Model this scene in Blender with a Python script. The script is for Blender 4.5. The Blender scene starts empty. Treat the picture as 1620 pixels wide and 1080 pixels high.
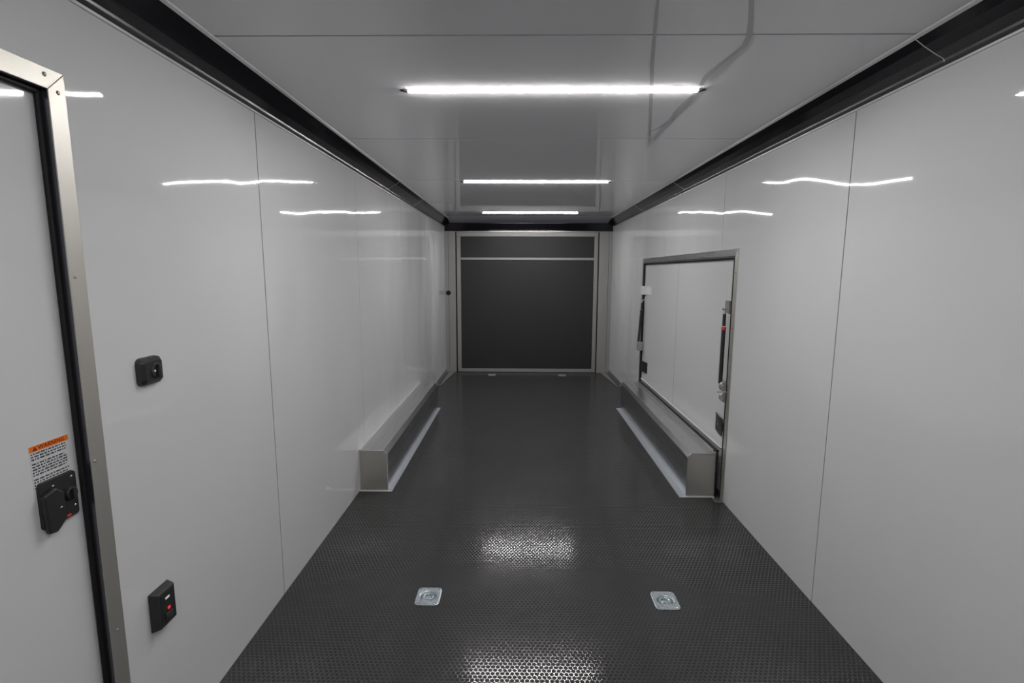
import bpy, bmesh, math, random
from mathutils import Vector, Matrix
random.seed(4)
C = bpy.context.scene.collection
S = bpy.context.scene
PI = math.pi

# ------------------------------------------------------------------ camera
cd = bpy.data.cameras.new('camera'); cam = bpy.data.objects.new('camera', cd); C.objects.link(cam)
cd.sensor_fit = 'HORIZONTAL'; cd.sensor_width = 36.0; cd.lens = 794.06 / 1620 * 36; cd.clip_start = 0.02; cd.clip_end = 60
r_ = Vector((0.99988664, 0.01465913, 0.00343648)); u_ = Vector((-0.00540325, 0.13631653, 0.9906506)); f_ = Vector((-0.01405363, 0.99055687, -0.13638029))
CAM = Vector((-0.129, 0.0, 1.494))
M = Matrix(((r_.x, u_.x, -f_.x, CAM.x), (r_.y, u_.y, -f_.y, CAM.y), (r_.z, u_.z, -f_.z, CAM.z), (0, 0, 0, 1)))
cam.matrix_world = M
S.camera = cam

# ------------------------------------------------------------------ world, exposure
w = bpy.data.worlds.new('world'); S.world = w; w.use_nodes = True
w.node_tree.nodes['Background'].inputs[0].default_value = (0.02, 0.02, 0.022, 1)
w.node_tree.nodes['Background'].inputs[1].default_value = 0.3
S.view_settings.view_transform = 'Standard'; S.view_settings.look = 'None'
S.view_settings.gamma = 1.0; S.view_settings.use_curve_mapping = False
S.view_settings.exposure = 0.0
LED_STRENGTH = 196.0
S.cycles.max_bounces = 12; S.cycles.diffuse_bounces = 6; S.cycles.glossy_bounces = 6
S.cycles.caustics_reflective = True
S.cycles.sample_clamp_indirect = 4.0

# ------------------------------------------------------------------ materials
def new_mat(name):
    m = bpy.data.materials.new(name); m.use_nodes = True
    return m, m.node_tree, m.node_tree.nodes['Principled BSDF']
def simple(name, col, rough=0.5, metal=0.0, spec=0.5, coat=0.0, noise=0.0, nscale=40, bump=0.0):
    m, t, b = new_mat(name)
    b.inputs['Base Color'].default_value = (*col, 1); b.inputs['Roughness'].default_value = rough
    b.inputs['Metallic'].default_value = metal; b.inputs['Specular IOR Level'].default_value = spec
    b.inputs['Coat Weight'].default_value = coat; b.inputs['Coat Roughness'].default_value = 0.05
    if noise or bump:
        g = t.nodes.new('ShaderNodeNewGeometry')
        n = t.nodes.new('ShaderNodeTexNoise'); n.inputs['Scale'].default_value = nscale; n.inputs['Detail'].default_value = 4
        t.links.new(g.outputs['Position'], n.inputs['Vector'])
        if noise:
            mr = t.nodes.new('ShaderNodeMapRange'); mr.inputs['To Min'].default_value = max(0, rough - noise); mr.inputs['To Max'].default_value = rough + noise
            t.links.new(n.outputs['Fac'], mr.inputs['Value']); t.links.new(mr.outputs['Result'], b.inputs['Roughness'])
        if bump:
            bp = t.nodes.new('ShaderNodeBump'); bp.inputs['Strength'].default_value = 1.0; bp.inputs['Distance'].default_value = bump
            t.links.new(n.outputs['Fac'], bp.inputs['Height']); t.links.new(bp.outputs['Normal'], b.inputs['Normal'])
    return m
def gloss_panel(name, col, rough, wave, scale, coat=0.0):
    # glossy pre-finished sheet, very slightly wavy like thin skin glued to studs
    m, t, b = new_mat(name)
    b.inputs['Base Color'].default_value = (*col, 1); b.inputs['Roughness'].default_value = rough
    b.inputs['Specular IOR Level'].default_value = 0.5
    b.inputs['Coat Weight'].default_value = coat; b.inputs['Coat Roughness'].default_value = 0.03
    g = t.nodes.new('ShaderNodeNewGeometry')
    mp = t.nodes.new('ShaderNodeMapping'); mp.inputs['Scale'].default_value = scale
    n = t.nodes.new('ShaderNodeTexNoise'); n.inputs['Scale'].default_value = 1.0; n.inputs['Detail'].default_value = 1.0
    n.inputs['Roughness'].default_value = 0.3
    t.links.new(g.outputs['Position'], mp.inputs['Vector']); t.links.new(mp.outputs['Vector'], n.inputs['Vector'])
    bp = t.nodes.new('ShaderNodeBump'); bp.inputs['Strength'].default_value = 1.0; bp.inputs['Distance'].default_value = wave
    t.links.new(n.outputs['Fac'], bp.inputs['Height'])
    t.links.new(bp.outputs['Normal'], b.inputs['Normal'])
    if coat: t.links.new(bp.outputs['Normal'], b.inputs['Coat Normal'])
    return m
def brushed(name, col, rough, axis_scale, amt=0.12, metal=1.0):
    m, t, b = new_mat(name)
    b.inputs['Metallic'].default_value = metal
    g = t.nodes.new('ShaderNodeNewGeometry')
    mp = t.nodes.new('ShaderNodeMapping'); mp.inputs['Scale'].default_value = axis_scale
    n = t.nodes.new('ShaderNodeTexNoise'); n.inputs['Scale'].default_value = 1.0; n.inputs['Detail'].default_value = 5
    t.links.new(g.outputs['Position'], mp.inputs['Vector']); t.links.new(mp.outputs['Vector'], n.inputs['Vector'])
    mr = t.nodes.new('ShaderNodeMapRange'); mr.inputs['To Min'].default_value = rough - amt * .5; mr.inputs['To Max'].default_value = rough + amt
    t.links.new(n.outputs['Fac'], mr.inputs['Value']); t.links.new(mr.outputs['Result'], b.inputs['Roughness'])
    cr = t.nodes.new('ShaderNodeMapRange'); cr.inputs['To Min'].default_value = 0.96; cr.inputs['To Max'].default_value = 1.04
    t.links.new(n.outputs['Fac'], cr.inputs['Value'])
    mx = t.nodes.new('ShaderNodeVectorMath'); mx.operation = 'SCALE'; mx.inputs[0].default_value = col
    t.links.new(cr.outputs['Result'], mx.inputs['Scale']); t.links.new(mx.outputs['Vector'], b.inputs['Base Color'])
    return m
def coin_floor(name):
    # black rubberised vinyl with a honeycomb of thin raised ribs
    m, t, b = new_mat(name)
    N, L = t.nodes, t.links
    def vm(op, a, bb=None):
        n = N.new('ShaderNodeVectorMath'); n.operation = op
        for i, v in enumerate((a, bb)):
            if v is None: continue
            if isinstance(v, (tuple, list)): n.inputs[i].default_value = v
            else: L.new(v, n.inputs[i])
        return n.outputs['Value'] if op in ('DOT_PRODUCT', 'LENGTH') else n.outputs['Vector']
    def ma(op, a, bb=None):
        n = N.new('ShaderNodeMath'); n.operation = op
        for i, v in enumerate((a, bb)):
            if v is None: continue
            if isinstance(v, (int, float)): n.inputs[i].default_value = v
            else: L.new(v, n.inputs[i])
        return n.outputs[0]
    g = N.new('ShaderNodeNewGeometry')
    pitch = 0.0185
    p = vm('MULTIPLY', g.outputs['Position'], (1 / pitch, 1 / pitch, 0))
    p = vm('ADD', p, (300.0, 300 * 1.7320508, 0))
    r = (1.0, 1.7320508, 1.0); h = (0.5, 0.8660254, 0.0)
    a = vm('SUBTRACT', vm('MODULO', p, r), h)
    c = vm('SUBTRACT', vm('MODULO', vm('SUBTRACT', p, h), r), h)
    a = vm('MULTIPLY', a, (1, 1, 0)); c = vm('MULTIPLY', c, (1, 1, 0))
    sel = ma('LESS_THAN', vm('LENGTH', a), vm('LENGTH', c))
    mix = N.new('ShaderNodeMix'); mix.data_type = 'VECTOR'
    L.new(sel, mix.inputs['Factor']); L.new(c, mix.inputs[4]); L.new(a, mix.inputs[5])
    gv = vm('ABSOLUTE', mix.outputs[1])
    d1 = vm('DOT_PRODUCT', gv, (0.5, 0.8660254, 0)); d2 = vm('DOT_PRODUCT', gv, (1, 0, 0))
    d = ma('MAXIMUM', d1, d2)
    mr = N.new('ShaderNodeMapRange'); mr.interpolation_type = 'SMOOTHSTEP'
    mr.inputs['From Min'].default_value = 0.395; mr.inputs['From Max'].default_value = 0.465
    L.new(d, mr.inputs['Value']); ridge = mr.outputs['Result']
    nz = N.new('ShaderNodeTexNoise'); nz.inputs['Scale'].default_value = 900; nz.inputs['Detail'].default_value = 2
    L.new(g.outputs['Position'], nz.inputs['Vector'])
    nl = N.new('ShaderNodeTexNoise'); nl.inputs['Scale'].default_value = 2.2; nl.inputs['Detail'].default_value = 5
    L.new(g.outputs['Position'], nl.inputs['Vector'])
    cm = N.new('ShaderNodeMix'); cm.data_type = 'RGBA'
    cm.inputs[6].default_value = (0.045, 0.045, 0.046, 1); cm.inputs[7].default_value = (0.064, 0.063, 0.062, 1)
    L.new(ridge, cm.inputs[0])
    k = N.new('ShaderNodeMapRange'); k.inputs['To Min'].default_value = 0.85; k.inputs['To Max'].default_value = 1.15
    L.new(nl.outputs['Fac'], k.inputs['Value'])
    sc = N.new('ShaderNodeVectorMath'); sc.operation = 'SCALE'
    L.new(cm.outputs[2], sc.inputs[0]); L.new(k.outputs['Result'], sc.inputs['Scale'])
    L.new(sc.outputs['Vector'], b.inputs['Base Color'])
    rr = N.new('ShaderNodeMapRange'); rr.inputs['To Min'].default_value = 0.7; rr.inputs['To Max'].default_value = 0.14
    L.new(ridge, rr.inputs['Value']); L.new(rr.outputs['Result'], b.inputs['Roughness'])
    sp = N.new('ShaderNodeMapRange'); sp.inputs['To Min'].default_value = 0.03; sp.inputs['To Max'].default_value = 0.6
    L.new(ridge, sp.inputs['Value']); L.new(sp.outputs['Result'], b.inputs['Specular IOR Level'])
    cw = ma('MULTIPLY', ridge, 1.0); L.new(cw, b.inputs['Coat Weight']); b.inputs['Coat Roughness'].default_value = 0.12; b.inputs['Coat IOR'].default_value = 1.45
    hh = ma('ADD', ma('MULTIPLY', ridge, 0.6), ma('MULTIPLY', nz.outputs['Fac'], 0.12))
    bp = N.new('ShaderNodeBump'); bp.inputs['Strength'].default_value = 0.35; bp.inputs['Distance'].default_value = 0.0004
    L.new(hh, bp.inputs['Height']); L.new(bp.outputs['Normal'], b.inputs['Normal'])
    return m

WALL = gloss_panel('gloss_white_wall', (0.67, 0.675, 0.685), 0.035, 0.012, (1.2, 2.4, 1.3))
DOORW = gloss_panel('gloss_white_door', (0.67, 0.675, 0.685), 0.045, 0.006, (1.2, 1.5, 1.3))
CEIL = gloss_panel('gloss_white_ceiling', (0.78, 0.78, 0.795), 0.05, 0.003, (1.3, 1.3, 1.0))
FLOOR = coin_floor('black_honeycomb_floor')
BACK = simple('dark_backing', (0.02, 0.02, 0.02), 0.8)
COVE = simple('black_gloss_cove', (0.006, 0.006, 0.009), 0.12, spec=0.5)
LIP = simple('dark_grey_lip', (0.05, 0.05, 0.055), 0.25)
EDGE = simple('pale_vinyl_edge', (0.60, 0.60, 0.60), 0.35)
ALU = brushed('brushed_aluminium', (0.56, 0.54, 0.495), 0.42, (300, 300, 3), .05, 0.8)
ALU_H = brushed('brushed_aluminium_lengthwise', (0.66, 0.66, 0.67), 0.27, (260, 1.5, 260), .05)
ALU_D = simple('mill_aluminium', (0.47, 0.46, 0.455), 0.36, metal=0.85, noise=0.08, nscale=25)
JAMB = simple('dark_anodised_jamb', (0.12, 0.12, 0.14), 0.25, metal=0.8)
MATTE_ALU = simple('matte_aluminium', (0.50, 0.53, 0.58), 0.42, metal=0.55, noise=0.06, nscale=30)
PLATE = simple('dull_plate_steel', (0.34, 0.34, 0.33), 0.35, metal=0.4)
ZINC = simple('zinc_plated_steel', (0.60, 0.67, 0.71), 0.28, metal=0.85, noise=0.05, nscale=60)
CHROME = simple('bright_metal', (0.8, 0.8, 0.8), 0.15, metal=1.0)
SCREW = simple('dull_screw_metal', (0.30, 0.28, 0.25), 0.35, metal=1.0)
RUBBER = simple('black_rubber_seal', (0.012, 0.012, 0.013), 0.55, spec=0.3)
PLASTIC = simple('black_plastic', (0.022, 0.022, 0.023), 0.38, bump=0.0003, nscale=600)
PLASTIC2 = simple('charcoal_plastic', (0.035, 0.035, 0.035), 0.5, bump=0.0003, nscale=600)
RAMP = simple('dark_ramp_panel', (0.030, 0.030, 0.032), 0.5, spec=0.35, noise=0.08, nscale=6, bump=0.0006)
STEEL = simple('header_steel', (0.42, 0.42, 0.46), 0.3, metal=0.2)
FRAME = simple('satin_door_frame', (0.36, 0.35, 0.345), 0.5, metal=0.4, noise=0.06, nscale=20)
ORANGE = simple('orange_print', (0.85, 0.17, 0.0), 0.4)
PRINT = simple('black_print', (0.02, 0.02, 0.025), 0.5)
REDPRINT = simple('dark_header_print', (0.18, 0.012, 0.004), 0.5)
PAPER = simple('white_sticker', (0.64, 0.645, 0.66), 0.3)
RED = simple('red_plastic_band', (0.75, 0.05, 0.015), 0.4)
CREASE_SHADE = simple('grey_crease_shade', (0.50, 0.50, 0.515), 0.12)  # painted tone for the shade of the ceiling buckle
WHITEP = simple('white_plastic', (0.75, 0.75, 0.75), 0.3)
def emit(name, col, s):
    m, t, b = new_mat(name)
    b.inputs['Base Color'].default_value = (*col, 1)
    b.inputs['Emission Color'].default_value = (*col, 1); b.inputs['Emission Strength'].default_value = s
    return m
LED = emit('led_diffuser', (1.0, 0.985, 0.97), LED_STRENGTH)
REDLED = emit('red_indicator', (1.0, 0.02, 0.02), 0.9)
WHITELED = emit('white_indicator', (0.7, 0.73, 0.78), 0.25)

# ------------------------------------------------------------------ mesh helpers
def box(bm, x0, x1, y0, y1, z0, z1):
    x0, x1 = min(x0, x1), max(x0, x1); y0, y1 = min(y0, y1), max(y0, y1); z0, z1 = min(z0, z1), max(z0, z1)
    v = [bm.verts.new(p) for p in ((x0,y0,z0),(x1,y0,z0),(x1,y1,z0),(x0,y1,z0),(x0,y0,z1),(x1,y0,z1),(x1,y1,z1),(x0,y1,z1))]
    for f in ((0,3,2,1),(4,5,6,7),(0,1,5,4),(1,2,6,5),(2,3,7,6),(3,0,4,7)): bm.faces.new([v[i] for i in f])
def prism(bm, pts, d):
    """extrude a closed polygon of 3D points by vector d"""
    a = [bm.verts.new(p) for p in pts]; b = [bm.verts.new(Vector(p) + Vector(d)) for p in pts]
    bm.faces.new(a); bm.faces.new(list(reversed(b)))
    n = len(a)
    for i in range(n): bm.faces.new([a[i], b[i], b[(i + 1) % n], a[(i + 1) % n]][::-1])
def tube(bm, p0, p1, r0, r1=None, n=16, caps=True):
    r1 = r0 if r1 is None else r1
    p0, p1 = Vector(p0), Vector(p1); d = (p1 - p0).normalized()
    u = d.orthogonal().normalized(); v = d.cross(u)
    a = [bm.verts.new(p0 + (u * math.cos(2*PI*i/n) + v * math.sin(2*PI*i/n)) * r0) for i in range(n)]
    b = [bm.verts.new(p1 + (u * math.cos(2*PI*i/n) + v * math.sin(2*PI*i/n)) * r1) for i in range(n)]
    for i in range(n): bm.faces.new([a[i], a[(i+1)%n], b[(i+1)%n], b[i]])
    if caps: bm.faces.new(a[::-1]); bm.faces.new(b)
def bent_tube(bm, pts, r, n=10):
    pts = [Vector(p) for p in pts]; rings = []
    for i, p in enumerate(pts):
        t = (pts[min(i+1, len(pts)-1)] - pts[max(i-1, 0)]).normalized()
        ref = Vector((0, 0, 1)) if abs(t.z) < .9 else Vector((1, 0, 0))
        u = t.cross(ref).normalized(); v = t.cross(u)
        rings.append([bm.verts.new(p + (u*math.cos(2*PI*k/n) + v*math.sin(2*PI*k/n))*r) for k in range(n)])
    for a, b in zip(rings, rings[1:]):
        for k in range(n): bm.faces.new([a[k], a[(k+1)%n], b[(k+1)%n], b[k]])
    bm.faces.new(rings[0][::-1]); bm.faces.new(rings[-1])
def rrect(w_, h_, r, n=6):
    out = []
    for cx, cy, a0 in ((w_/2-r, h_/2-r, 0), (-w_/2+r, h_/2-r, PI/2), (-w_/2+r, -h_/2+r, PI), (w_/2-r, -h_/2+r, 1.5*PI)):
        for k in range(n + 1):
            a = a0 + (PI/2)*k/n; out.append((cx + r*math.cos(a), cy + r*math.sin(a)))
    return out
def obj(name, bm, m, parent=None, bevel=0.0, smooth=False, kind=None, label=None, segs=2):
    bmesh.ops.recalc_face_normals(bm, faces=bm.faces)
    me = bpy.data.meshes.new(name); bm.to_mesh(me); bm.free()
    me.materials.append(m)
    if smooth:
        for p in me.polygons: p.use_smooth = True
    o = bpy.data.objects.new(name, me); C.objects.link(o)
    if parent: o.parent = parent
    if bevel:
        b = o.modifiers.new('bevel', 'BEVEL'); b.width = bevel; b.segments = segs; b.limit_method = 'ANGLE'; b.angle_limit = math.radians(40)
    if smooth:
        w_ = o.modifiers.new('wn', 'WEIGHTED_NORMAL'); w_.keep_sharp = True
        me.set_sharp_from_angle(angle=math.radians(45))
    if kind: o['kind'] = kind
    if label: o['label'] = label
    return o
def boxobj(name, m, parent, *args, bevel=0.0, **k):
    bm = bmesh.new(); box(bm, *args); return obj(name, bm, m, parent, bevel, **k)
def empty(name, label, cat, group=None, kind=None, loc=(0, 0, 0)):
    o = bpy.data.objects.new(name, None); C.objects.link(o); o.location = loc; o.empty_display_size = 0.1
    o['label'] = label; o['category'] = cat
    if group: o['group'] = group
    if kind: o['kind'] = kind
    return o
def tag(o, label, cat, kind=None, group=None):
    o['label'] = label; o['category'] = cat
    if kind: o['kind'] = kind
    if group: o['group'] = group
    return o
def copy_tree(o, parent=None):
    c = o.copy(); C.objects.link(c)
    if parent: c.parent = parent
    for ch in list(o.children): copy_tree(ch, c)
    return c
def ray_at(px, py, axis, val):
    """real-space point seen at a photo pixel on the plane axis=val (used to read positions off the photo)"""
    d = r_ * ((px-810)/794.06) + u_ * (-(py-540)/794.06) + f_
    return CAM + d * ((val - CAM[axis]) / d[axis])

W = 1.22; ZT = 2.15; ZC = 2.227; YB = 7.42; YF = -1.9; CX = 1.10

# ------------------------------------------------------------------ floor
RINGS = [(-0.543, 2.142), (0.549, 2.134), (-0.525, 7.24), (0.505, 7.24)]
holes = []
for x, y in RINGS: holes.append((x-.047, x+.047, y-.052, y+.052))
bm = bmesh.new()
xs = sorted({-W-.02, W+.02} | {h[0] for h in holes} | {h[1] for h in holes}); ys = sorted({YF, YB+.25} | {h[2] for h in holes} | {h[3] for h in holes})
for i in range(len(xs)-1):
    for j in range(len(ys)-1):
        mx, my = (xs[i]+xs[i+1])/2, (ys[j]+ys[j+1])/2
        if any(h[0] < mx < h[1] and h[2] < my < h[3] for h in holes): continue
        bm.faces.new([bm.verts.new(p) for p in ((xs[i],ys[j],0),(xs[i+1],ys[j],0),(xs[i+1],ys[j+1],0),(xs[i],ys[j+1],0))])
bmesh.ops.remove_doubles(bm, verts=bm.verts, dist=1e-5)
ret = bmesh.ops.extrude_face_region(bm, geom=bm.faces[:])
for v in [g for g in ret['geom'] if isinstance(g, bmesh.types.BMVert)]: v.co.z -= 0.04
floor = tag(obj('floor', bm, FLOOR), 'black rubber coin floor with fine honeycomb texture', 'floor', 'structure')

# ------------------------------------------------------------------ walls
def wall_panels(parent, sx, seams, hole):
    """glossy sheets between seams with 2 mm joints; hole = (y0,y1,z0,z1) is left open"""
    for a, b in zip(seams, seams[1:]):
        a2, b2 = a + .0027, b - .0027
        bm = bmesh.new(); x0, x1 = sx*W, sx*(W+.006)
        h0, h1, hz0, hz1 = hole
        if b2 <= h0 or a2 >= h1: box(bm, x0, x1, a2, b2, 0.001, ZT+.03)
        else:
            zs = [0.001, hz0, hz1, ZT+.03]; yy = sorted({a2, b2, max(a2, h0), min(b2, h1)})
            V = {}
            quads = []
            for i in range(len(yy)-1):
                for j in range(3):
                    if zs[j+1] - zs[j] < 1e-4: continue
                    my, mz = (yy[i]+yy[i+1])/2, (zs[j]+zs[j+1])/2
                    if h0 < my < h1 and hz0 < mz < hz1: continue
                    q = []
                    for (p, r) in ((i, j), (i+1, j), (i+1, j+1), (i, j+1)):
                        if (p, r) not in V: V[(p, r)] = bm.verts.new((x0, yy[p], zs[r]))
                        q.append(V[(p, r)])
                    quads.append(bm.faces.new(q))
            ret = bmesh.ops.extrude_face_region(bm, geom=quads)
            for v in [g for g in ret['geom'] if isinstance(g, bmesh.types.BMVert)]: v.co.x = x1
        obj('wall_panel', bm, WALL, parent)
def backing(name, sx, hole, label):
    bm = bmesh.new(); h0, h1, hz0, hz1 = hole
    for r in ((YF, h0, 0, ZT), (h1, YB, 0, ZT), (h0, h1, hz1, ZT), (h0, h1, 0, max(hz0, .0001))):
        box(bm, sx*(W+.0065), sx*(W+.045), r[0], r[1], r[2]-.002, r[3]+.03)
    o = obj(name, bm, BACK); return tag(o, label, 'wall', 'structure')
DL = (0.36, 1.215, 0.05, 1.915)     # side entry door opening
DR = (3.18, 5.535, 0.0, 1.612)      # escape door opening
wl = backing('wall_left', -1, DL, 'glossy white panelled side wall with the entry door, left')
wall_panels(wl, -1, [YF, -1.52, -.30, .93, 2.151, 3.421, 4.69, 5.91, 7.13, YB], DL)
wr = backing('wall_right', 1, DR, 'glossy white panelled side wall with the escape door, right')
wall_panels(wr, 1, [YF, -1.52, -.30, .92, 2.141, 3.421, 4.735, 6.05, 7.22, YB], DR)
bm = bmesh.new(); box(bm, -W-.04, W+.04, YF-.03, YF, -.02, ZC+.02)
tag(obj('wall_front', bm, WALL), 'glossy white nose wall behind the viewpoint', 'wall', 'structure')

# ------------------------------------------------------------------ ceiling
bm = bmesh.new(); box(bm, -W-.04, W+.04, YF-.03, YB+.3, ZC+.008, ZC+.04)
ceil = tag(obj('ceiling', bm, BACK), 'glossy white panelled ceiling between the two black coves', 'ceiling', 'structure')
cs = [YF, -.76, .46, 1.682, 2.906, 4.172, 5.49, 6.715]
for a, b in zip(cs, cs[1:]):
    boxobj('ceiling_panel', CEIL, ceil, -W, W, a+.0042, b-.0042, ZC, ZC+.0075)
# header plate behind last ceiling sheet
bm = bmesh.new(); prism(bm, [(-W, 6.72, ZC+.003), (-W, YB+.02, 2.196), (-W, YB+.02, ZC+.006), (-W, 6.72, ZC+.006)], (2*W, 0, 0))
obj('header_plate', bm, STEEL, ceil, label='grey metal plate at the rear end of the ceiling')
# dark reflections in the buckled sheet beside the light, painted as grey ribbons
def ribbon(bm, pts, w0, z):
    pts = [Vector((p[0], p[1], z)) for p in pts]; L, R_ = [], []
    for i, p in enumerate(pts):
        t = (pts[min(i+1, len(pts)-1)] - pts[max(i-1, 0)]).normalized(); n = Vector((-t.y, t.x, 0))
        ww = w0[i] if isinstance(w0, list) else w0
        L.append(p + n*ww/2); R_.append(p - n*ww/2)
    vl = [bm.verts.new(p) for p in L]; vr = [bm.verts.new(p) for p in R_]
    for i in range(len(pts)-1): bm.faces.new([vl[i], vl[i+1], vr[i+1], vr[i]])
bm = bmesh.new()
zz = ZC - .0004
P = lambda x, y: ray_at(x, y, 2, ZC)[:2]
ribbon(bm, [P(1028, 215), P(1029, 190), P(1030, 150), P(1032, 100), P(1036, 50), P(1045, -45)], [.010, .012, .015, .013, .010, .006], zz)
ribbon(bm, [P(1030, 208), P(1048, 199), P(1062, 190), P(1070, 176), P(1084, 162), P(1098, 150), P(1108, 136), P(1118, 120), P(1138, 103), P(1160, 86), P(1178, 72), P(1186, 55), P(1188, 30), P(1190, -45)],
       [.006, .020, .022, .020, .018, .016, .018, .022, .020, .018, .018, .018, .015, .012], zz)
obj('painted_crease_shade', bm, CREASE_SHADE, ceil, label='thin grey zigzag, painted shade of a ceiling crease beside the nearest light strip')

# ------------------------------------------------------------------ coves
def cove(name, sx, label, joints):
    e = empty(name, label, 'trim', kind='structure')
    a0, a1 = (CX, ZC), (W, ZT)
    prof = [(CX+.004, ZC-.006), (CX+.034, ZC-.027), (CX+.068, ZC-.0475), (W-.020, ZT+.0125)]
    bm = bmesh.new()
    back = [(W, ZT+.012), (W, ZC-.001), (CX+.004, ZC-.001)]
    pts = [(sx*x, YF, z) for x, z in prof + back]
    prism(bm, pts, (0, YB+.02-YF, 0)); obj('cove_face', bm, COVE, e)
    bm = bmesh.new(); prism(bm, [(sx*x, YF, z) for x, z in [(W-.0205, ZT+.0130), (W-.0180, ZT+.0040), (W-.0010, ZT-.0030), (W-.001, ZT+.0130)]], (0, YB-YF, 0))
    obj('lower_lip', bm, LIP, e, bevel=.0012)
    bm = bmesh.new(); prism(bm, [(sx*x, YF, z) for x, z in [(W-.006, ZT-.003), (W-.005, ZT-.010), (W-.0003, ZT-.011), (W-.0003, ZT-.003)]], (0, YB-YF, 0))
    obj('wall_bead', bm, EDGE, e)
    bm = bmesh.new(); prism(bm, [(sx*x, YF, z) for x, z in [(CX-.008, ZC-.0003), (CX-.006, ZC-.005), (CX+.0035, ZC-.010), (CX+.0035, ZC-.0003)]], (0, YB-YF, 0))
    obj('ceiling_bead', bm, EDGE, e)
    for y in joints:
        bm = bmesh.new()
        pr = [(x, z) for x, z in prof] + [(W-.018, ZT+.004)]
        for (x0, z0), (x1, z1) in zip(pr, pr[1:]):
            prism(bm, [(sx*(x0-.0006), y, z0-.0008), (sx*(x1-.0006), y, z1-.0008), (sx*(x1+.001), y, z1+.001), (sx*(x0+.001), y, z0+.001)], (0, .003, 0))
        obj('joint_seam', bm, EDGE, e)
    return e
cove('trim_1', -1, 'glossy black corner cove along the ceiling edge, left side', [0.95, 4.2, 5.2])
cove('trim_2', 1, 'glossy black corner cove along the ceiling edge, right side', [1.70, 4.2, 5.6])

# ------------------------------------------------------------------ rear end: wall, corner posts, header, ramp door
bm = bmesh.new(); box(bm, -W-.05, W+.05, YB+.16, YB+.2, -.04, ZC+.04)
wb = tag(obj('wall_rear', bm, BACK), 'rear wall framing around the dark ramp door', 'wall', 'structure')
bm = bmesh.new(); prism(bm, [(-W+.001, YB-.035, 2.2), (-W+.001, YB-.035, 2.190), (-W+.001, YB+.014, 2.10), (-W+.001, YB+.014, 2.086), (-W+.001, YB+.14, 2.086), (-W+.001, YB+.14, 2.2)], (2*W-.002, 0, 0)); obj('header_beam', bm, COVE, wb, bevel=.002, label='black header beam over the rear door')
boxobj('header_edge', ALU_D, wb, -1.075, 1.045, YB+.02, YB+.1, 2.076, 2.086)
for sx, inner in ((-1, 1.068), (1, 1.032)):
    bm = bmesh.new(); box(bm, sx*1.172, sx*(W-.0005), YB-.004, YB+.12, 0.0, 2.0845); obj('corner_post', bm, FRAME, wb, bevel=.002)
    bm = bmesh.new(); box(bm, sx*inner, sx*1.170, YB+.004, YB+.12, 0.0, 2.0845); obj('door_jamb', bm, FRAME, wb, bevel=.003)
    bm = bmesh.new(); box(bm, sx*(inner-.013), sx*(inner-.001), YB+.03, YB+.11, 0.0, 2.0745); obj('rubber_seal', bm, RUBBER, wb)
# small round latch button on left post
bm = bmesh.new(); c = ray_at(709.5, 463, 1, YB); tube(bm, (c.x, YB+.005, c.z), (c.x, YB-.018, c.z), .036, .032, 20); tube(bm, (c.x, YB-.018, c.z), (c.x, YB-.026, c.z), .020, .016, 16)
obj('round_stop', bm, RUBBER, wb, bevel=.003, smooth=True, label='black round rubber stop on the left post')
d3 = empty('door_3', 'dark rear ramp door in a thin aluminium frame', 'door', kind='structure', loc=(0, YB+.05, 0))
def at(o, name, m, *a, bevel=.0, **k):
    x0, x1, y0, y1, z0, z1 = a
    return boxobj(name, m, o, x0-o.location.x, x1-o.location.x, y0-o.location.y, y1-o.location.y, z0-o.location.z, z1-o.location.z, bevel=bevel, **k)
yd0, yd1 = YB+.045, YB+.075
at(d3, 'frame_rail', FRAME, -1.053, 1.018, yd0-.01, yd1, 2.012, 2.074, bevel=.003, label='top rail')
at(d3, 'frame_rail', FRAME, -1.053, 1.018, yd0-.01, yd1, 0.004, 0.052, bevel=.003)
at(d3, 'frame_rail', FRAME, -0.993, 0.962, yd0-.012, yd1, 1.672, 1.708, bevel=.004, label='hinge bar between the two panels')
at(d3, 'frame_stile', FRAME, -1.053, -0.994, yd0-.008, yd1, .053, 2.011, bevel=.003)
at(d3, 'frame_stile', FRAME, 0.963, 1.018, yd0-.008, yd1, .053, 2.011, bevel=.003)
at(d3, 'door_panel', RAMP, -0.993, 0.962, yd0+.006, yd1, .053, 1.671, bevel=.001, label='large lower panel, near black')
at(d3, 'door_panel', RAMP, -0.993, 0.962, yd0+.006, yd1, 1.709, 2.011, bevel=.001, label='narrow upper panel, near black')
# floor angles beside the rear door
for i, sx in enumerate((-1, 1)):
    t = empty('floor_angle', 'short low metal angle on the floor by the rear post, %s wall' % ('left' if i == 0 else 'right'), 'metal trim', 'low floor angles at the rear posts', loc=(sx*W, 6.95, 0))
    bm = bmesh.new(); prism(bm, [(0, -.44, 0), (-sx*.055, -.44, 0), (-sx*.128, .44, 0), (0, .44, 0)], (0, 0, .010)); obj('base_leg', bm, ALU_D, t, bevel=.002)
    bm = bmesh.new(); box(bm, 0, -sx*.012, -.44, .44, .010, .060); obj('upright_leg', bm, ALU_D, t, bevel=.002)
    bm = bmesh.new(); box(bm, -sx*.028, -sx*.036, -.40, .40, .0102, .016); obj('reflection_line', bm, RUBBER, t)  # dark reflected line along the angle, built as a thin black strip

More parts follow.
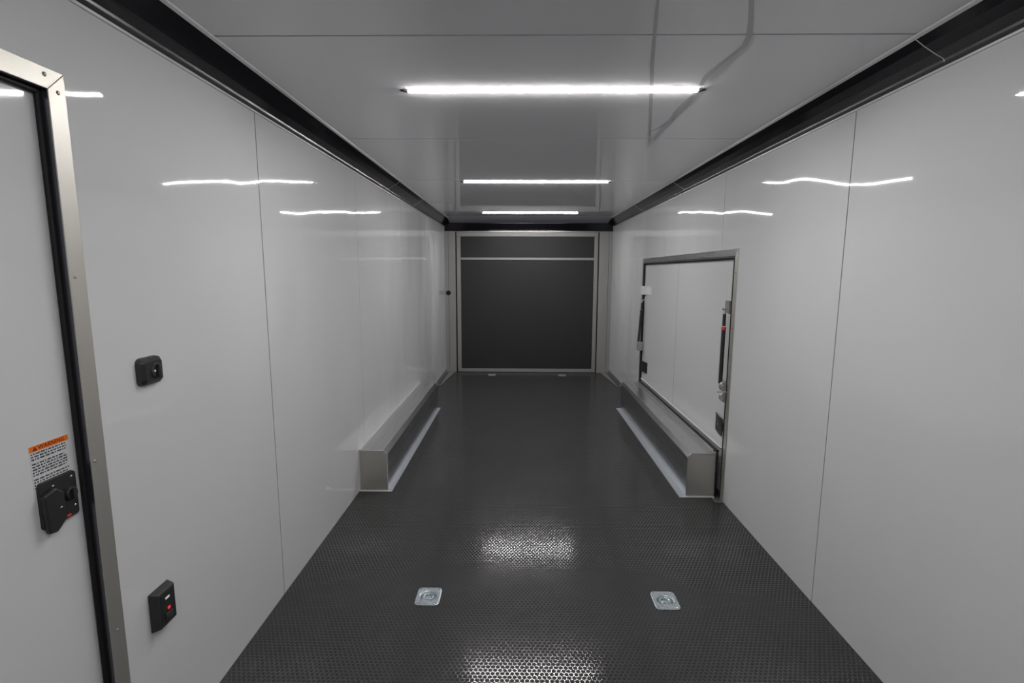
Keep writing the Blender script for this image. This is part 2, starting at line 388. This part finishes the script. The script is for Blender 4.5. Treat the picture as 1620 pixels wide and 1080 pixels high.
# ------------------------------------------------------------------ LED strips
def led(y, label):
    e = empty('light_strip', label, 'light', 'led light strips across the ceiling', loc=(0, y, ZC))
    hw = .585
    bm = bmesh.new(); box(bm, -hw-.004, hw+.004, -.011, .011, -.003, -.0002); obj('channel', bm, WHITEP, e)
    bm = bmesh.new()
    prof = [(-.010, -.003), (-.010, -.0055), (-.0085, -.0072), (0, -.0078), (.0085, -.0072), (.010, -.0055), (.010, -.003)]
    prism(bm, [(-hw, a, b) for a, b in prof], (2*hw, 0, 0)); obj('diffuser', bm, LED, e)
    for s in (-1, 1):
        bm = bmesh.new(); prism(bm, [(s*hw, a*1.08, b*1.05) for a, b in prof], (s*.006, 0, 0)); obj('end_cap', bm, WHITEP, e)
        bm = bmesh.new(); bent_tube(bm, [(s*(hw+.006), 0, -.007), (s*(hw+.015), 0, -.006), (s*(hw+.022), -.002, -.004), (s*(hw+.028), -.002, .0)], .0025, 8); tube(bm, (s*(hw+.027), -.002, -.0002), (s*(hw+.027), -.002, -.004), .009, .006, 12)
        obj('wire_clip', bm, PLASTIC2, e, smooth=True)
    return e
L1 = led(2.157, 'longest-looking led strip light, nearest on the ceiling')
for y, lb in ((4.236, 'middle led strip light, second from the camera on the ceiling'), (6.38, 'smallest-looking led strip light, close to the rear header'),
              (0.08, 'led strip light overhead, just out of view'), ):
    c_ = copy_tree(L1); c_.location = (0, y, ZC); c_['label'] = lb

# ------------------------------------------------------------------ side entry door (door_1)
d1 = empty('door_1', 'white side entry door with metal frame and black latch at the left edge', 'door', kind='structure')
y0, y1, z0, z1 = DL
fo = .042
def frame_piece(poly, name='frame_trim', m=ALU):
    bm = bmesh.new(); prism(bm, [(-W+.0002, a, b) for a, b in poly], (.0035, 0, 0)); return obj(name, bm, m, d1, bevel=.0012)
yi, yo, zi, zo = 1.207, 1.254, 1.908, 1.955; yi0, yo0 = .368, .321
frame_piece([(yi, .0), (yo, .0), (yo, zo), (yi, zi)])
frame_piece([(yi0, zi), (yi, zi+.0006), (yo, zo+.0006), (yo0, zo)])
frame_piece([(yi0, .0), (yo0, .0), (yo0, zo), (yi0, zi)])
# reveal (jamb) returns
boxobj('jamb', JAMB, d1, -W-.024, -W+.002, yi, yi+.004, .0, zi+.004, bevel=.0006)
boxobj('jamb', JAMB, d1, -W-.024, -W+.002, yi0-.004, yi0, .0, zi+.004, bevel=.0006)
boxobj('jamb', JAMB, d1, -W-.024, -W+.002, yi0, yi-.0002, zi, zi+.004, bevel=.0006, label='head jamb')
bm = bmesh.new(); tube(bm, (-W-.0185, yi-.005, .01), (-W-.0185, yi-.005, zi-.002), .0065, n=10); obj('rubber_seal', bm, RUBBER, d1, smooth=True)
bm = bmesh.new(); tube(bm, (-W-.0185, yi0+.005, .01), (-W-.0185, yi0+.005, zi-.002), .0065, n=10); obj('rubber_seal', bm, RUBBER, d1, smooth=True)
bm = bmesh.new(); tube(bm, (-W-.0185, yi0+.005, zi-.006), (-W-.0185, yi-.004, zi-.006), .0065, n=10); obj('rubber_seal', bm, RUBBER, d1, smooth=True)
XD = -1.2455
boxobj('door_leaf', DOORW, d1, XD-.03, XD, yi0-.004, yi+.003, .01, zi+.003, bevel=.002)
def screw(parent, p, n, r=.006, m=SCREW, name='screw'):
    n = Vector(n); p = Vector(p); bm = bmesh.new()
    tube(bm, p, p + n*.0015, r, r*.85, 14); tube(bm, p + n*.0015, p + n*.0028, r*.85, r*.4, 14)
    return obj(name, bm, m, parent, smooth=True)
for px, py in ((70, 117), (92, 147)):
    c = ray_at(px, py, 0, -W+.004); screw(d1, (-W+.0036, c.y, c.z), (1, 0, 0), .0052)
for px, py in ((119, 438), (150, 729), (186, 996)):
    c = ray_at(px, py, 0, -W+.004); screw(d1, (-W+.0036, c.y, c.z), (1, 0, 0), .0042, CHROME)
# latch
lt = bpy.data.objects.new('door_latch', None); C.objects.link(lt); lt.parent = d1
ya, yb, za, zb = 1.088, 1.186, .888, 1.004
yc, zc_ = (ya+yb)/2, (za+zb)/2
def extr_rr(bm, w_, h_, r, x0, x1, cy, cz, taper=0.0, n=5):
    a = [bm.verts.new((x0, cy+p, cz+q)) for p, q in rrect(w_, h_, r, n)]
    b = [bm.verts.new((x1, cy+p, cz+q)) for p, q in rrect(w_-taper*2, h_-taper*2, max(r-taper, .001), n)]
    k = len(a)
    for i in range(k): bm.faces.new([a[i], a[(i+1)%k], b[(i+1)%k], b[i]])
    bm.faces.new(a[::-1]); bm.faces.new(b)
bm = bmesh.new(); extr_rr(bm, yb-ya, zb-za, .010, XD, XD+.007, yc, zc_, .002)
obj('latch_plate', bm, PLASTIC, lt, smooth=True)
bm = bmesh.new()
prism(bm, [(XD+.007, ya-.002, zb-.030), (XD+.007, ya+.030, zb-.020), (XD+.007, ya+.050, zb-.040), (XD+.007, ya+.050, za+.010), (XD+.007, ya+.022, za-.012), (XD+.007, ya+.002, za-.008)], (.013, 0, 0))
obj('paddle_handle', bm, PLASTIC, lt, bevel=.004, smooth=True)
bm = bmesh.new(); tube(bm, (XD+.006, yb-.028, zc_+.006), (XD+.020, yb-.028, zc_+.006), .017, .015, 24); box(bm, XD+.020, XD+.027, yb-.032, yb-.024, zc_-.008, zc_+.020)
obj('lock_knob', bm, PLASTIC, lt, bevel=.0015, smooth=True)
bm = bmesh.new(); box(bm, XD+.0068, XD+.0082, yb-.044, yb-.026, za+.006, za+.011); obj('red_mark', bm, RED, lt, label='small red mark')
for a, b in ((ya+.034, zb-.018), (yb-.014, zb-.014), (yb-.012, za+.026)): screw(lt, (XD+.0068, a, b), (1, 0, 0), .0036, CHROME)
screw(lt, (XD+.0198, ya+.036, zc_-.014), (1, 0, 0), .0036, CHROME)
# warning sticker
sy0, sy1, sz0, sz1 = 1.083, 1.182, .990, 1.094
st = boxobj('warning_sticker', PAPER, d1, XD+.0001, XD+.0006, sy0, sy1, sz0, sz1, label='white warning sticker with orange header above the latch')
boxobj('header_band', ORANGE, st, XD+.0006, XD+.0010, sy0, sy1, sz1-.0135, sz1)
fc = bpy.data.curves.new('txt', 'FONT'); fc.body = 'WARNING'; fc.size = .0135; fc.align_x = 'CENTER'; fc.align_y = 'CENTER'; fc.offset = .0002; fc.extrude = .0001; fc.space_character = 1.05
to = bpy.data.objects.new('txt', fc); C.objects.link(to)
bpy.context.view_layer.update()
me = bpy.data.meshes.new_from_object(to.evaluated_get(bpy.context.evaluated_depsgraph_get())); bpy.data.objects.remove(to)
me.materials.clear(); me.materials.append(REDPRINT)
lo = bpy.data.objects.new('header_lettering', me); C.objects.link(lo); lo.parent = st
lo.matrix_local = Matrix(((0, 0, 1, XD+.0012), (1, 0, 0, (sy0+sy1)/2+.006), (0, 1, 0, sz1-.0068), (0, 0, 0, 1)))
bm = bmesh.new(); cy = (sy0+sy1)/2-.036
prism(bm, [(XD+.0010, cy-.006, sz1-.0120), (XD+.0010, cy+.006, sz1-.0120), (XD+.0010, cy, sz1-.0018)], (.0003, 0, 0)); obj('warning_triangle', bm, REDPRINT, st)
bm = bmesh.new()
z = sz1-.0185
for para, nl in enumerate((3, 5, 4)):
    for li in range(nl):
        y = sy0+.003; end = sy1-.004 - (random.random()*.018 if li in (0, nl-1) else random.random()*.006)
        while y < end:
            wd = .003 + random.random()*.009
            e_ = min(y+wd, end)
            n = max(1, int((e_-y)/.0022))
            for q in range(n):     # letter-sized ticks
                a = y + (e_-y)*q/n; box(bm, XD+.0006, XD+.0009, a, a+(e_-y)/n*.78, z-.0014-random.random()*.0006, z+.0014+random.random()*.0008)
            y = e_ + .0022
        z -= .0066
    z -= .0042
obj('fine_print', bm, PRINT, st, kind='stuff')

# ------------------------------------------------------------------ switches on left wall
sw = empty('rotary_switch', 'rounded black plastic rotary switch higher on the left wall', 'switch', loc=(-W, 1.432, 1.205))
bm = bmesh.new(); extr_rr(bm, .090, .082, .016, 0, .012, 0, 0, .002); obj('back_plate', bm, PLASTIC2, sw, smooth=True)
bm = bmesh.new(); extr_rr(bm, .084, .076, .015, .012, .022, 0, 0, .009); obj('housing', bm, PLASTIC, sw, smooth=True)
bm = bmesh.new(); tube(bm, (.021, .006, 0), (.027, .006, 0), .023, .021, 28); obj('dial_ring', bm, PLASTIC2, sw, bevel=.001, smooth=True)
bm = bmesh.new(); box(bm, .026, .036, .001, .011, -.020, .020); obj('turn_handle', bm, PLASTIC, sw, bevel=.003, smooth=True)
bm = bmesh.new(); tube(bm, (.030, -.008, .001), (.0305, -.008, .001), .0035, n=10); tube(bm, (.022, -.008, .001), (.030, -.008, .001), .0028, n=10); obj('pointer_dot', bm, EDGE, sw)
ls = empty('light_switch', 'black square-cornered wall box with red indicator, lower on the left wall', 'switch', loc=(-W, 1.386, .485))
bm = bmesh.new()
a = [(0, -.040, -.062), (0, .044, -.062), (0, .044, .062), (0, -.040, .062)]; b = [(.026, -.031, -.055), (.026, .038, -.055), (.026, .038, .055), (.026, -.031, .055)]
va = [bm.verts.new(p) for p in a]; vb = [bm.verts.new(p) for p in b]
for i in range(4): bm.faces.new([va[i], va[(i+1)%4], vb[(i+1)%4], vb[i]])
bm.faces.new(va[::-1]); bm.faces.new(vb)
obj('housing', bm, PLASTIC2, ls, bevel=.003, smooth=True)
bm = bmesh.new(); box(bm, .0255, .0272, -.026, .033, -.049, .049); obj('face_plate', bm, PLASTIC, ls, bevel=.0006)
bm = bmesh.new(); box(bm, .027, .0285, -.006, .011, .026, .0325); obj('white_window', bm, WHITELED, ls, bevel=.0005, label='small white lit window')
bm = bmesh.new(); box(bm, .027, .0285, .001, .010, -.010, -.002); obj('red_indicator', bm, REDLED, ls, bevel=.0005, label='glowing red indicator')
bm = bmesh.new(); box(bm, .027, .0310, -.012, .018, -.036, -.018); obj('rocker', bm, PLASTIC2, ls, bevel=.002)

# ------------------------------------------------------------------ wheel boxes
def wheel_box(sx, xs, yA, yB, zt, fl, label, ext):
    # xs = inner side distance from the centre line, fl = flange outer distance
    e = empty('wheel_box', label, 'wheel box', 'wheel boxes along the side walls', loc=(sx*xs, yA, 0))
    ox, oy = sx*xs, yA
    xw = W - .0006 if sx < 0 else ext
    ch = .026
    X = lambda d: sx*d - ox
    L = yB - yA
    bm = bmesh.new()     # bent sheet: top, chamfer, side
    t = .003
    prof = [(xw, zt), (xs+ch, zt), (xs, zt-ch), (xs, .0)]; inn = [(xs+t, .0), (xs+t, zt-ch-.001), (xs+ch+.001, zt-t), (xw, zt-t)]
    prism(bm, [(X(x), 0, z) for x, z in prof + inn], (0, L, 0)); obj('bent_cover', bm, ALU_H, e)
    bm = bmesh.new(); prism(bm, [(X(x), .003, z) for x, z in [(xw-.001, .0), (xw-.001, zt-t), (xs+ch, zt-t), (xs+t, zt-ch-.001), (xs+t, 0)]], (0, .003, 0)); obj('end_plate', bm, ALU, e)
    bm = bmesh.new(); prism(bm, [(X(x), L-.006, z) for x, z in [(xw-.001, .0), (xw-.001, zt-t), (xs+ch, zt-t), (xs+t, zt-ch-.001), (xs+t, 0)]], (0, .003, 0)); obj('end_plate', bm, ALU, e)
    # floor flange along side, mitred at near end, and front flange
    f0 = .018
    bm = bmesh.new(); prism(bm, [(X(xs), 0, 0), (X(fl), -f0, 0), (X(fl), L, 0), (X(xs), L, 0)], (0, 0, .003)); obj('side_flange', bm, MATTE_ALU, e)
    bm = bmesh.new(); prism(bm, [(X(xs), 0, 0), (X(xw-.001), 0, 0), (X(xw-.001), -f0, 0), (X(fl), -f0, 0)], (0, 0, .003)); obj('front_flange', bm, EDGE, e)
    bm = bmesh.new(); box(bm, X(xs), X(xw-.001), -.003, 0.0, .003, .014); obj('base_lip', bm, ALU_D, e)
    # bright rolled edges
    bm = bmesh.new(); pts = [(xw-.002, 0.012), (xw-.002, zt), (xs+ch, zt), (xs, zt-ch), (xs, .012)]
    for (a, b), (c, d) in zip(pts, pts[1:]):
        tube(bm, (X(a), -.001, b), (X(c), -.001, d), .0022, n=8)
    obj('rolled_edge', bm, EDGE if sx < 0 else ALU_D, e, smooth=True)
    n = 9
    for i in range(n):
        y = .06 + (L-.12)*i/(n-1)
        screw(e, (X((xs+fl)/2 - .004), y, .003), (0, 0, 1), .0045, CHROME)
    return e, X
eL, XL = wheel_box(-1, 1.026, 3.280, 5.41, .286, .996, 'bent aluminium wheel box standing against the left wall', W)
bm = bmesh.new(); box(bm, XL(W-.0006), XL(W-.006), 0, 2.13, .286, .292); obj('wall_bead', bm, EDGE, eL, label='pale sealant bead along the wall')
eR, XR = wheel_box(1, 1.002, 3.235, 5.45, .300, .955, 'bent aluminium wheel box below the escape door, right wall', 1.190)
bm = bmesh.new(); prism(bm, [(XR(1.135), 0.03, .3002), (XR(1.188), 0.03, .3002), (XR(1.188), 0.03, .318), (XR(1.180), 0.03, .318), (XR(1.180), 0.03, .304), (XR(1.135), 0.03, .303)], (0, 2.15, 0)); obj('door_side_angle', bm, ALU_D, eR, bevel=.0008)
for i in range(5): screw(eR, (XR(1.158), .22 + i*.45, .3034), (0, 0, 1), .007, CHROME)
bm = bmesh.new(); tube(bm, (XR(1.199), -.001, .319), (XR(1.199), 2.2, .319), .0095, n=10); tube(bm, (XR(1.196), .001, .002), (XR(1.196), .001, .310), .0065, n=10); obj('rubber_seal', bm, RUBBER, eR, smooth=True)
bm = bmesh.new(); box(bm, XR(1.165), XR(1.189), -.006, .004, .296, .314); obj('end_bracket', bm, ALU, eR, bevel=.002)

# ------------------------------------------------------------------ escape door (door_2)
d2 = empty('door_2', 'white escape door in the right wall with gas struts and black seal', 'door', kind='structure')
y0, y1, z0, z1 = DR
yo, yi, zi, zo = 3.150, 3.196, 1.600, 1.645; Yi, Yo = 5.522, 5.562
def fr(poly, m=ALU, x0=W-.0036, t=.0034, name='frame_trim'):
    bm = bmesh.new(); prism(bm, [(x0, a, b) for a, b in poly], (t, 0, 0)); return obj(name, bm, m, d2, bevel=.001)
fr([(yo, 0), (yi, 0), (yi, zi), (yo, zo)])
fr([(yo, zo+.0005), (yi, zi+.0005), (Yi, zi+.0005), (Yo, zo+.0005)], ALU_H)
fr([(Yi, .286), (Yo, .286), (Yo, zo), (Yi, zi)])
boxobj('jamb', JAMB, d2, W-.001, W+.024, yi-.004, yi, 0, zi)
boxobj('jamb', JAMB, d2, W-.001, W+.024, Yi, Yi+.004, .0, zi)
boxobj('jamb', JAMB, d2, W-.001, W+.024, yi-.004, Yi+.004, zi, zi+.004, label='head jamb')
XE = 1.236
def seal(p0, p1):
    bm = bmesh.new(); tube(bm, p0, p1, .0125, n=14); obj('rubber_seal', bm, RUBBER, d2, smooth=True)
seal((W+.006, yi+.008, .005), (W+.006, yi+.008, zi-.002)); seal((W+.006, Yi-.008, .29), (W+.006, Yi-.008, zi-.002)); seal((W+.006, yi+.008, zi-.009), (W+.006, Yi-.008, zi-.009))
boxobj('door_sheet', DOORW, d2, XE, XE+.02, yi-.003, 4.360, .004, zi+.003, label='near half of the door skin')
boxobj('door_sheet', DOORW, d2, XE, XE+.02, 4.3665, Yi+.003, .004, zi+.003, label='far half of the door skin')
boxobj('door_core', BACK, d2, XE+.0205, XE+.03, yi-.003, Yi+.003, .004, zi+.003)
bm = bmesh.new(); box(bm, XE-.012, XE-.0002, 3.26, 5.50, .328, .336); obj('sill_strip', bm, DOORW, d2, bevel=.002)
boxobj('threshold_foot', ALU_D, d2, 1.165, W-.004, 3.140, 3.205, .0005, .007, bevel=.002)
for y in (3.19, 3.65, 4.15, 4.65, 5.15): screw(d2, (W-.0036, y, (zi+zo)/2), (-1, 0, 0), .005, SCREW)
for z in (.35, .75, 1.15, 1.50): screw(d2, (W-.0036, (yo+yi)/2, z), (-1, 0, 0), .005, SCREW)
# gas struts
def strut(pt, pb, near):
    e = bpy.data.objects.new('gas_strut', None); C.objects.link(e); e.parent = d2
    e['label'] = 'black gas strut, %s end of the door' % ('near' if near else 'far')
    pt, pb = Vector(pt), Vector(pb); d = pb - pt
    r = .0125
    bm = bmesh.new(); tube(bm, pt + d*.02, pt + d*.19, r*.85, n=16); obj('rod', bm, PLASTIC, e, smooth=True)
    bm = bmesh.new(); tube(bm, pt + d*.20, pt + d*.245, r*1.22, n=20); o = obj('collar', bm, RED if near else PLASTIC, e, bevel=.001, smooth=True)
    if near: o['label'] = 'red collar'
    bm = bmesh.new(); tube(bm, pt + d*.24, pb, r*1.05, n=20); obj('cylinder', bm, PLASTIC, e, bevel=.001, smooth=True)
    bm = bmesh.new(); tube(bm, pt - d*.05, pt + d*.03, r*.45, n=10); tube(bm, pt - d*.045 + Vector((-.012, 0, 0)), pt - d*.045 + Vector((W+.012-pt.x, 0, 0)), .007, n=12)
    obj('ball_stud', bm, CHROME, e, smooth=True)
    return e
nt = ray_at(1146.5, 494, 1, 3.25); nb = ray_at(1139.5, 606, 1, 3.25)
strut(nt, nb, True)
bm = bmesh.new(); extr_rr(bm, .115, .082, .010, XE-.005, XE-.0002, 3.282, 1.277, .001); box(bm, W-.012, XE-.0002, 3.222, 3.229, 1.236, 1.318); obj('strut_plate', bm, PLATE, d2, bevel=.001)
# lower cam bracket: two rounded plates with a pin
bm = bmesh.new()
for py in (611, 628):
    c = ray_at(1147, py, 1, 3.22)
    prism(bm, [(c.x + .036*math.cos(a), 3.205, c.z + .034*math.sin(a)) for a in [2*PI*k/24 for k in range(24)]], (0, .030, 0))
obj('cam_bracket', bm, PLATE, d2, bevel=.0015, label='silver two-lobed bracket')
c = ray_at(1147, 620, 1, 3.2)
bm = bmesh.new(); box(bm, c.x-.003, c.x+.003, 3.192, 3.240, c.z-.066, c.z+.066); box(bm, c.x-.003, W+.002, 3.236, 3.244, c.z-.066, c.z+.066)
obj('bracket_rib', bm, ALU_D, d2, bevel=.001)
bm = bmesh.new(); tube(bm, (c.x-.046, 3.20, c.z), (c.x+.046, 3.20, c.z), .0052, n=12)
for dx in (-.02, .026):
    for dz in (-.048, .044): tube(bm, (c.x+dx, 3.200, c.z+dz), (c.x+dx, 3.206, c.z+dz), .006, .004, 10)
obj('bracket_pin', bm, CHROME, d2, smooth=True)
ft = ray_at(1016, 477, 1, 5.47); fb = ray_at(1010, 540, 1, 5.47)
strut(ft, fb, False)
bm = bmesh.new(); c = ray_at(1009.5, 547, 1, 5.47); box(bm, c.x-.012, W+.004, 5.455, 5.485, c.z-.05, c.z+.045); obj('cam_bracket', bm, ALU_D, d2, bevel=.005)
bm = bmesh.new(); box(bm, ft.x-.012, XE-.0002, 5.44, 5.50, 1.262, 1.352); box(bm, XE-.005, XE-.0002, 5.22, 5.44, 1.262, 1.345); obj('strut_plate', bm, WHITEP, d2, bevel=.003, label='white strut plate')
# black corner buffers on the door
def pad(ya, yb, za, zb):
    bm = bmesh.new(); n = 8; up, lo_ = [], []
    for i in range(n+1):
        t_ = i/n; y = ya + (yb-ya)*t_; xx = XE - .004 - .022*math.sin(t_*PI*.5)
        up.append((xx, y)); lo_.append((xx+.005, y))
    prism(bm, [(x, y, za) for x, y in up + lo_[::-1]], (0, 0, zb-za)); obj('rubber_buffer', bm, PLASTIC, d2, bevel=.002, smooth=True)
    screw(d2, (up[4][0], (ya+yb)/2, (za+zb)/2), (-1, 0, 0), .004, CHROME)
pad(3.385, 3.222, .425, .545); pad(5.27, 5.47, .43, .545)

# ------------------------------------------------------------------ recessed floor rings
def floor_ring(x, y, label):
    e = empty('tie_down_ring', label, 'tie-down', 'recessed tie-down rings in the floor', loc=(x, y, 0))
    bm = bmesh.new(); n = 48
    def loop(f, z): return [bm.verts.new((*f(2*PI*i/n), z)) for i in range(n)]
    def sq(w_, h_, p):
        def g(a):
            c_, s_ = math.cos(a), math.sin(a); k = (abs(c_/w_)**p + abs(s_/h_)**p)**(-1/p); return (c_*k, s_*k)
        return g
    def dsh(r):
        def g(a):
            c_, s_ = math.cos(a), math.sin(a); yy = max(s_*r, -r*.72); return (c_*r*1.0, yy + .002)
        return g
    loops = [loop(sq(.056, .0645, 7), .0005), loop(sq(.056, .0645, 7), .0035), loop(sq(.052, .0605, 7), .0045), loop(dsh(.040), .0042), loop(dsh(.036), .001), loop(dsh(.030), -.016), loop(dsh(.012), -.017)]
    for a, b in zip(loops, loops[1:]):
        for i in range(n): bm.faces.new([a[i], a[(i+1)%n], b[(i+1)%n], b[i]])
    bm.faces.new(loops[-1][::-1])
    obj('pan', bm, ZINC, e, smooth=True)
    bm = bmesh.new(); pts = [(.022*math.cos(a), .004+.022*math.sin(a), -.002) for a in [math.radians(-40 + 260*i/24) for i in range(25)]]
    bent_tube(bm, pts, .0046, 10); obj('ring', bm, ZINC, e, smooth=True)
    bm = bmesh.new(); box(bm, -.020, .020, -.020, -.007, -.014, .004); box(bm, -.011, .011, -.012, .010, -.015, -.002); obj('clip', bm, ZINC, e, bevel=.003)
    for sx in (-1, 1):
        for sy in (-1, 1): screw(e, (sx*.043, sy*.051, .0044), (0, 0, 1), .0055, CHROME)
    return e
T = ['silver recessed tie-down ring in the near floor, left one', 'silver recessed tie-down ring in the near floor, right one',
     'tiny far tie-down ring before the rear door, left one', 'tiny far tie-down ring before the rear door, right one']
proto = floor_ring(*RINGS[0], T[0])
for (x, y), lb in zip(RINGS[1:], T[1:]):
    c_ = copy_tree(proto); c_.location = (x, y, 0); c_['label'] = lb
